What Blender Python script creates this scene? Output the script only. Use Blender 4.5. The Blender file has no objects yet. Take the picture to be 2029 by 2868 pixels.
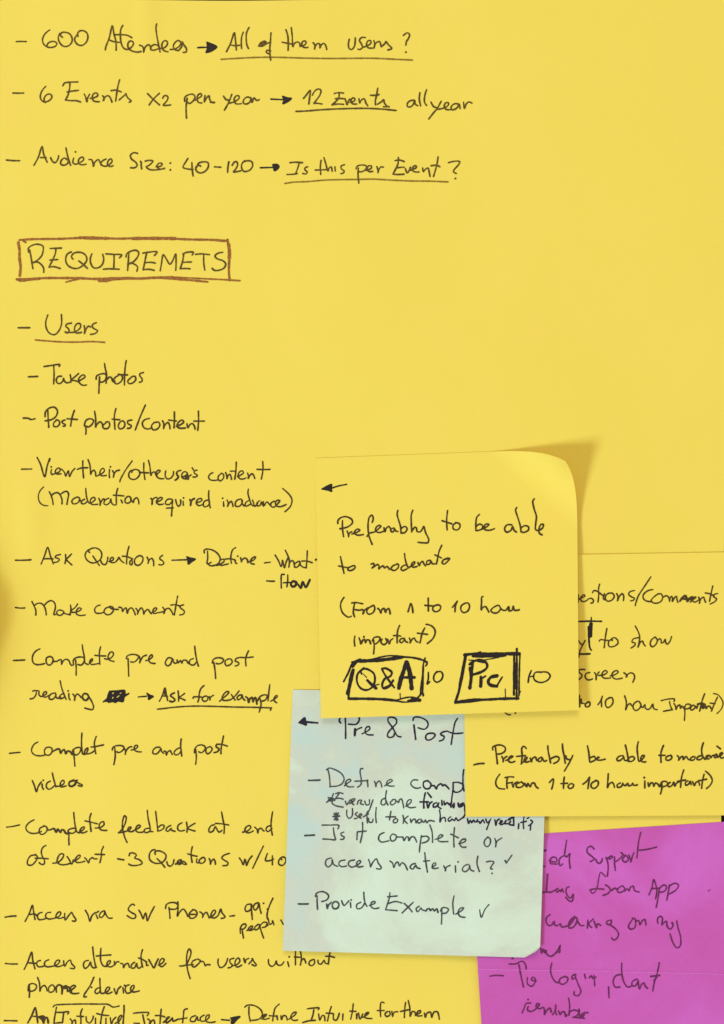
import bpy, bmesh, math, random
from mathutils import Vector, geometry
random.seed(7)
C = bpy.context.scene.collection
sc = bpy.context.scene
PX = 0.0001            # one traced unit is a tenth of a millimetre on the paper
CX, CY = 1014.5, 1434.0
CAM_H = 0.62           # camera height above the sheet, metres

# ------------------------------------------------------------- camera
cam_d = bpy.data.cameras.new('camera'); cam = bpy.data.objects.new('camera', cam_d); C.objects.link(cam)
cam.location = (0, 0, CAM_H)
cam_d.sensor_fit = 'VERTICAL'; cam_d.sensor_height = 24.0
cam_d.lens = 24.0 * CAM_H / (2868 * PX)
cam_d.clip_start = 0.01; cam_d.clip_end = 50
sc.camera = cam

# ------------------------------------------------------------- light
w = bpy.data.worlds.new('World'); sc.world = w; w.use_nodes = True
w.node_tree.nodes['Background'].inputs[0].default_value = (1.16, 0.98, 0.77, 1)
w.node_tree.nodes['Background'].inputs[1].default_value = 0.43     # soft light of the room

def area(name, az, el, dist, size, power, col):
    d = bpy.data.lights.new(name, 'AREA'); d.shape = 'DISK'; d.size = size; d.energy = power; d.color = col
    o = bpy.data.objects.new(name, d); C.objects.link(o)
    a, e = math.radians(az), math.radians(el)
    v = Vector((math.cos(a) * math.cos(e), math.sin(a) * math.cos(e), math.sin(e)))
    o.location = v * dist; o.rotation_euler = v.to_track_quat('Z', 'Y').to_euler()
    return o
area('window_light', 211, 41, 4.0, 0.95, 90.0, (0.81, 1.05, 1.35))    # from the lower left
area('ceiling_light', 95, 58, 3.6, 1.5, 34.5, (1, 0.95, 0.85))            # overhead, from the top of the page

sc.view_settings.view_transform = 'Standard'; sc.view_settings.look = 'None'
sc.view_settings.exposure = 0; sc.view_settings.gamma = 1; sc.view_settings.use_curve_mapping = False
sc.cycles.max_bounces = 6

# ------------------------------------------------------------- materials
def lin(r, g, b):
    f = lambda c: ((c / 255 + 0.055) / 1.055) ** 2.4 if c > 10 else c / 255 / 12.92
    return (f(r), f(g), f(b), 1)

def new_mat(name):
    m = bpy.data.materials.new(name); m.use_nodes = True
    n = m.node_tree; return m, n, n.nodes['Principled BSDF']

def ramp(n, src, stops):
    r = n.nodes.new('ShaderNodeValToRGB')
    e = r.color_ramp.elements
    while len(e) < len(stops): e.new(0.5)
    for k, (p, c) in enumerate(stops): e[k].position = p; e[k].color = c
    n.links.new(src, r.inputs[0]); return r.outputs[0]

def noise(n, scale, detail=4, rough=0.55, dist=0.0, stretch=None):
    tc = n.nodes.new('ShaderNodeTexCoord'); x = n.nodes.new('ShaderNodeTexNoise')
    x.inputs['Scale'].default_value = scale; x.inputs['Detail'].default_value = detail
    x.inputs['Roughness'].default_value = rough; x.inputs['Distortion'].default_value = dist
    if stretch:
        mp = n.nodes.new('ShaderNodeMapping'); mp.inputs['Scale'].default_value = stretch
        n.links.new(tc.outputs['Object'], mp.inputs[0]); n.links.new(mp.outputs[0], x.inputs['Vector'])
    else:
        n.links.new(tc.outputs['Object'], x.inputs['Vector'])
    return x.outputs['Fac']

def mix(n, fac, a, b, mode='MIX'):
    x = n.nodes.new('ShaderNodeMix'); x.data_type = 'RGBA'; x.blend_type = mode
    for s, v in ((0, fac), (6, a), (7, b)):
        if hasattr(v, 'is_linked'): n.links.new(v, x.inputs[s])
        else: x.inputs[s].default_value = v
    return x.outputs[2]

def paper(name, stops, scale, fine=0.12, bump=0.10, stretch=None, fleck=None):
    m, n, b = new_mat(name)
    col = ramp(n, noise(n, scale, 5, 0.6, 0.6, stretch), stops)
    grain = ramp(n, noise(n, 2600, 3, 0.7), [(0.30, (1 - fine,) * 3 + (1,)), (0.70, (1, 1, 1, 1))])
    col = mix(n, 1.0, col, grain, 'MULTIPLY')
    if fleck:
        f = ramp(n, noise(n, 320, 2, 0.5, 0.3, (1, 0.35, 1)), [(0.72, (0, 0, 0, 1)), (0.80, (1, 1, 1, 1))])
        col = mix(n, f, col, fleck)
    n.links.new(col, b.inputs['Base Color'])
    b.inputs['Roughness'].default_value = 0.75
    b.inputs['Specular IOR Level'].default_value = 0.18
    b.inputs['Sheen Weight'].default_value = 0.35; b.inputs['Sheen Roughness'].default_value = 0.4
    bp = n.nodes.new('ShaderNodeBump'); bp.inputs['Strength'].default_value = bump; bp.inputs['Distance'].default_value = 0.0002
    n.links.new(noise(n, 900, 5, 0.65), bp.inputs['Height']); n.links.new(bp.outputs[0], b.inputs['Normal'])
    return m

def ink(name, dark, light, mid=0.5):
    m, n, b = new_mat(name)
    col = ramp(n, noise(n, 1500, 3, 0.7), [(mid - 0.14, dark), (mid + 0.16, light)])
    n.links.new(col, b.inputs['Base Color'])
    b.inputs['Roughness'].default_value = 0.6; b.inputs['Specular IOR Level'].default_value = 0.25
    return m

Y0, Y1, Y2 = lin(245, 220, 93), lin(243, 218, 89), lin(245, 216, 91)
M = {
 'sheet': paper('yellow_paper', [(0.30, Y0), (0.55, Y1), (0.74, Y2)], 24, 0.045, 0.08, (1, 0.6, 1), lin(243, 214, 92)),
 'note_yellow': paper('yellow_note_paper', [(0.30, lin(244, 220, 93)), (0.55, lin(244, 219, 90)), (0.75, lin(246, 217, 91))], 30, 0.04, 0.07),
 'note_blue': paper('pale_blue_green_paper', [(0.34, lin(197, 219, 206)), (0.45, lin(209, 216, 194)), (0.52, lin(214, 229, 204)), (0.60, lin(217, 236, 211)), (0.72, lin(220, 239, 221))], 22, 0.07, 0.12),
 'note_pink': paper('magenta_paper', [(0.32, lin(203, 87, 171)), (0.5, lin(207, 95, 183)), (0.68, lin(213, 107, 202))], 26, 0.10, 0.10),
 'table': paper('dark_wood', [(0.3, lin(34, 24, 12)), (0.7, lin(44, 32, 18))], 40, 0.2, 0.3, (1, 9, 1)),
 'fold_pink': ink('pale_fold_pink', lin(222, 120, 204), lin(216, 104, 194)),  # lighter pinks for the thin strip along the magenta note's fold
 'olive': ink('olive_brown_ink', lin(66, 50, 6), lin(112, 88, 22)),
 'umber': ink('umber_ink', lin(56, 42, 6), lin(88, 68, 14)),
 'sepia': ink('sepia_ink', lin(46, 33, 8), lin(86, 64, 14)),
 'ochre': ink('ochre_ink', lin(122, 92, 16), lin(160, 124, 34)),
 'brown': ink('brown_marker', lin(128, 74, 34), lin(178, 116, 40)),
 'dark': ink('dark_ink', lin(30, 20, 22), lin(52, 40, 20)),
 'black': ink('black_ink', lin(26, 17, 22), lin(42, 30, 14)),
 'navy': ink('navy_ink', lin(28, 20, 42), lin(40, 32, 52)),
 'slate': ink('slate_ink', lin(46, 46, 52), lin(84, 92, 84)),
 'plum': ink('plum_ink', lin(86, 26, 70), lin(124, 46, 100)),
}

# ------------------------------------------------------------- geometry helpers
def W(px, py, z):
    """Point of the scene that the traced spot (px, py) has at height z (tenths of a millimetre)."""
    k = 1 - z * PX / CAM_H
    return Vector(((px - CX) * PX * k, (CY - py) * PX * k, z * PX))

def link(name, me, mat, parent=None, label=None):
    o = bpy.data.objects.new(name, me); C.objects.link(o)
    me.materials.append(mat)
    if parent: o.parent = parent
    if label: o['label'] = label
    return o

def sheet_mesh(name, grid, thick=1.1):
    """A sheet of paper with its own thickness from a grid of top points."""
    ni, nj = len(grid), len(grid[0])
    vs = [p for r in grid for p in r]; n = len(vs)
    vs += [p - Vector((0, 0, thick * PX)) for p in vs]
    f = []
    for i in range(ni - 1):
        for j in range(nj - 1):
            a, b, c, d = i * nj + j, i * nj + j + 1, (i + 1) * nj + j + 1, (i + 1) * nj + j
            f.append((d, c, b, a)); f.append((n + a, n + b, n + c, n + d))
    rim = [j for j in range(nj)] + [i * nj + nj - 1 for i in range(1, ni)] + [(ni - 1) * nj + j for j in range(nj - 2, -1, -1)] + [i * nj for i in range(ni - 2, 0, -1)]
    for k in range(len(rim)):
        a, b = rim[k], rim[(k + 1) % len(rim)]
        f.append((a, b, n + b, n + a))
    me = bpy.data.meshes.new(name); me.from_pydata([tuple(v) for v in vs], [], f); me.update()
    for i, p in enumerate(me.polygons): p.use_smooth = i < 2 * (ni - 1) * (nj - 1)
    bm = bmesh.new(); bm.from_mesh(me); bmesh.ops.recalc_face_normals(bm, faces=bm.faces)
    for e in bm.edges:
        if len(e.link_faces) == 2 and e.calc_face_angle(0) > 1.0: e.smooth = False
    bm.to_mesh(me); bm.free()
    return me

def smooth(pts, step=2.2):
    if len(pts) < 3:
        (x0, y0), (x1, y1) = pts; n = max(2, int(math.hypot(x1 - x0, y1 - y0) / step))
        return [(x0 + (x1 - x0) * k / n, y0 + (y1 - y0) * k / n) for k in range(n + 1)]
    P = [pts[0]] + list(pts) + [pts[-1]]; out = []
    for i in range(1, len(P) - 2):
        p0, p1, p2, p3 = P[i - 1], P[i], P[i + 1], P[i + 2]
        L = math.hypot(p2[0] - p1[0], p2[1] - p1[1])
        if L < 1e-6: continue
        # centripetal Catmull-Rom
        d = lambda a, b: max(1e-3, math.hypot(a[0] - b[0], a[1] - b[1]) ** 0.5)
        t0 = 0; t1 = t0 + d(p0, p1); t2 = t1 + d(p1, p2); t3 = t2 + d(p2, p3)
        n = max(2, int(L / step))
        for k in range(n):
            t = t1 + (t2 - t1) * k / n; q = []
            for c in (0, 1):
                A1 = ((t1 - t) * p0[c] + (t - t0) * p1[c]) / (t1 - t0); A2 = ((t2 - t) * p1[c] + (t - t1) * p2[c]) / (t2 - t1); A3 = ((t3 - t) * p2[c] + (t - t2) * p3[c]) / (t3 - t2)
                B1 = ((t2 - t) * A1 + (t - t0) * A2) / (t2 - t0); B2 = ((t3 - t) * A2 + (t - t1) * A3) / (t3 - t1)
                q.append(((t2 - t) * B1 + (t - t1) * B2) / (t2 - t1))
            out.append(tuple(q))
    out.append(pts[-1]); return out

class Ink:
    """Collects pen strokes lying on one paper surface and builds them as one mesh."""
    def __init__(s, surf): s.v = []; s.f = []; s.surf = surf; s.k = 0
    def add(s, x, y, lift): s.v.append(W(x, y, s.surf(x, y) + 0.45 + lift)); return len(s.v) - 1
    def lift(s): s.k += 1; return 0.012 * (s.k % 25)
    def dot(s, x, y, r):
        l = s.lift(); c = s.add(x, y, l); ring = [s.add(x + r * math.cos(a * math.pi / 6) * random.uniform(.88, 1.1), y - r * math.sin(a * math.pi / 6) * random.uniform(.88, 1.1), l) for a in range(12)]
        for a in range(12): s.f.append((c, ring[a], ring[(a + 1) % 12]))
    def stroke(s, pts, wd):
        if len(pts) == 1: s.dot(pts[0][0], pts[0][1], wd * 0.66); return
        P = smooth(pts); l0 = s.lift(); n = len(P); ph = random.uniform(0, 6.3); pr = random.uniform(.93, 1.07); prev = None
        tot = max(1, n - 1); T = []
        for i in range(n):
            a, b = P[max(0, i - 1)], P[min(n - 1, i + 1)]; dx, dy = b[0] - a[0], b[1] - a[1]; L = math.hypot(dx, dy) or 1; T.append((dx / L, dy / L))
        for i, (x, y) in enumerate(P):
            tx, ty = T[i]
            h = wd / 2 * pr * (1 + 0.09 * math.sin(i * 0.33 + ph) + 0.06 * math.sin(i * 0.93 + 2 * ph))
            l = l0 + 0.25 * i / tot
            a = s.add(x - ty * h, y + tx * h, l); b = s.add(x + ty * h, y - tx * h, l)
            if prev: s.f.append((prev[0], a, b, prev[1]))
            if i in (0, n - 1):                                   # round end
                sg = -1 if i == 0 else 1; base = math.atan2(tx, -ty)
                c = s.add(x, y, l + 0.004); ring = []
                for q in range(7):
                    ang = base - sg * math.pi * q / 6
                    ring.append(s.add(x + h * math.cos(ang), y + h * math.sin(ang), l + 0.004))
                for q in range(6): s.f.append((c, ring[q], ring[q + 1]))
            prev = (a, b)
    def fill(s, loops):
        l = s.lift() + 0.32; V = [[Vector((x, y, 0)) for x, y in lp] for lp in loops]
        idx = [[s.add(x, y, l) for x, y in lp] for lp in loops]; flat = [i for r in idx for i in r]
        s.stroke(loops[0] + [loops[0][0]], 3.4)
        for t in geometry.tessellate_polygon(V): s.f.append(tuple(flat[i] for i in t))
    def build(s, name, mat, parent, label=None):
        me = bpy.data.meshes.new(name); me.from_pydata([tuple(v) for v in s.v], [], s.f)
        bm = bmesh.new(); bm.from_mesh(me)
        flip = []
        for f in bm.faces:
            f.normal_update()
            if f.normal.z < 0: flip.append(f)
        bmesh.ops.reverse_faces(bm, faces=flip); bm.to_mesh(me); bm.free()
        return link(name, me, mat, parent, label)

def write(data, owner, surf):
    """Handwriting of one paper: L starts a line (a part), S a piece of that line (a sub-part), @ sets the tracing frame."""
    ox = oy = 0; sc_ = 1; jobs = []; dashes = {}
    for ln in data.strip().split('\n'):
        if ln[0] == '@': ox, oy, sc_ = map(float, ln[1:].split())
        elif ln[0] == 'L':
            _, nm, mt, wd, lab = ln.split(' ', 4); jobs.append((nm, mt, float(wd), lab, Ink(surf)))
        elif ln[0] == 'S':
            _, nm, mt = ln.split(); jobs.append((nm, mt, jobs[-1][2], None, Ink(surf)))
        else:
            wd, I = jobs[-1][2], jobs[-1][4]
            fresh = jobs[-1][0] == 'handwritten_line' and not I.v and ' row' not in jobs[-1][3]
            for st in ln.split(';'):
                t = st.split()
                if not t: continue
                ww = wd; fl = False
                if t[0][0] == 'w': ww = float(t[0][1:]); t = t[1:]
                elif t[0] == 'f': fl = True; t = t[1:]
                if fl:
                    loops = [[]]
                    for q in t:
                        if q == '/': loops.append([])
                        else:
                            x, y = map(float, q.split(',')); loops[-1].append((ox + x / sc_, oy + y / sc_))
                    I.fill(loops)
                else:
                    pts = [(ox + float(q.split(',')[0]) / sc_, oy + float(q.split(',')[1]) / sc_) for q in t]
                    if fresh and abs(pts[-1][1] - pts[0][1]) < 9 and 18 < pts[-1][0] - pts[0][0] < 60:   # the dash that opens a bullet line
                        D = Ink(surf); D.stroke(pts, ww); jobs.append(('bullet_dash', jobs[-1][1], ww, None, D)); jobs.append(jobs.pop(-2)); dashes[id(jobs[-1][4])] = jobs.pop(-2)
                    else: I.stroke(pts, ww)
                    fresh = False
    line = None
    for nm, mt, wd, lab, I in jobs:
        if lab:
            line = I.build(nm, M[mt], owner, lab)
            if id(I) in dashes: dashes[id(I)][4].build('bullet_dash', M[mt], line)
        else: I.build(nm, M[mt], line)

def tag(o, label, cat, group=None, kind=None):
    o['label'] = label; o['category'] = cat
    if group: o['group'] = group
    if kind: o['kind'] = kind

def bump2(x, y, cx, cy, sx, sy): return math.exp(-((x - cx) / sx) ** 2 - ((y - cy) / sy) ** 2)

# ------------------------------------------------------------- table under the sheet
me = bpy.data.meshes.new('table_top'); bm = bmesh.new()
bmesh.ops.create_cube(bm, size=1); bmesh.ops.scale(bm, vec=(0.9, 0.9, 0.03), verts=bm.verts)
bmesh.ops.translate(bm, vec=(0, 0, -0.015 - 9 * PX), verts=bm.verts)
bmesh.ops.bevel(bm, geom=bm.edges[:], offset=0.003, segments=2, affect='EDGES'); bm.to_mesh(me); bm.free()
tb = link('table', me, M['table']); tag(tb, 'dark table surface under the yellow sheet', 'table', kind='structure')

# ------------------------------------------------------------- the yellow sheet
def s_sheet(x, y):
    z = 78 * math.exp(-(max(x, -40) + 40) / 42) * math.exp(-((y - 1745) / 190) ** 2)      # left edge stands up a little
    z += 9 * math.exp(-(max(x, -40) + 40) / 60) * math.exp(-((y - 2100) / 260) ** 2)
    z += 4.0 * bump2(x, y, 412, 20, 22, 240) + 4.0 * bump2(x, y, 90, 1470, 36, 120) + 2.5 * bump2(x, y, 330, 1330, 26, 110) + 2 * bump2(x, y, 980, 2440, 40, 160)       # faint dents
    under = min(1, max(0, (x - 640) / 120)) * min(1, max(0, (y - 980) / 200))             # lies flat under the notes
    z += (1 - under) * (1.1 * math.sin(x / 95 + y / 260 + 1) * math.sin(y / 170 - x / 400) + 1.5 * math.sin(x / 210 - y / 330))
    z += 1.2 * math.sin(x / 310 + y / 420) * math.exp(-((x - 300) / 500) ** 2)
    return z
def right_edge(y): return 2046 - 0.0112 * y
def top_edge(x): return -2.5 + 4.6 * math.exp(-((x - 640) / 260) ** 2)
g = []
xs = [-40 + 6 * i for i in range(40)] + [200 + (0.0 + i) * 22 for i in range(0)]
us = [0, .003, .006, .009, .012, .016, .02, .025, .03, .036, .042, .05, .06, .07] + [.07 + .93 * k / 90 for k in range(1, 91)]
NY = 150
for j in range(NY + 1):
    row = []
    for u in us:
        y = 3000 * j / NY; x = -40 + (right_edge(y) + 40) * u
        yy = top_edge(x) + (3000 - top_edge(x)) * j / NY
        row.append(W(x, yy, s_sheet(x, yy)))
    g.append(row)
sheet = link('paper_sheet', sheet_mesh('paper_sheet', g, 1.3), M['sheet'])
tag(sheet, 'large yellow sheet of handwritten brown notes lying under all the sticky notes', 'sheet of paper')

# ------------------------------------------------------------- sticky notes
G = 'sticky notes on the yellow sheet'
def note(name, corners, zf, mat, label, data, curl=None, n=72):
    """corners TL, TR, BR, BL; zf(s, t) height in tenths of a millimetre; curl(x, y) -> (x, y, dz) rolls a corner up."""
    TL, TR, BR, BL = corners
    def st(x, y):
        dx, dy = TR[0] - TL[0], TR[1] - TL[1]; ex, ey = BL[0] - TL[0], BL[1] - TL[1]
        det = dx * ey - dy * ex; qx, qy = x - TL[0], y - TL[1]
        return (qx * ey - qy * ex) / det, (dx * qy - dy * qx) / det
    def surf(x, y):
        s, t = st(x, y); return zf(min(1.05, max(-.05, s)), min(1.05, max(-.05, t)))
    g = []
    for j in range(n + 1):
        row = []
        for i in range(n + 1):
            s, t = i / n, j / n
            x = (TL[0] * (1 - s) + TR[0] * s) * (1 - t) + (BL[0] * (1 - s) + BR[0] * s) * t
            y = (TL[1] * (1 - s) + TR[1] * s) * (1 - t) + (BL[1] * (1 - s) + BR[1] * s) * t
            z = surf(x, y)
            if curl: x, y, dz = curl(x, y); z += dz
            row.append(W(x, y, z))
        g.append(row)
    o = link(name, sheet_mesh(name, g), mat); tag(o, label, 'sticky note', G)
    write(data, o, surf)
    return o

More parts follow.
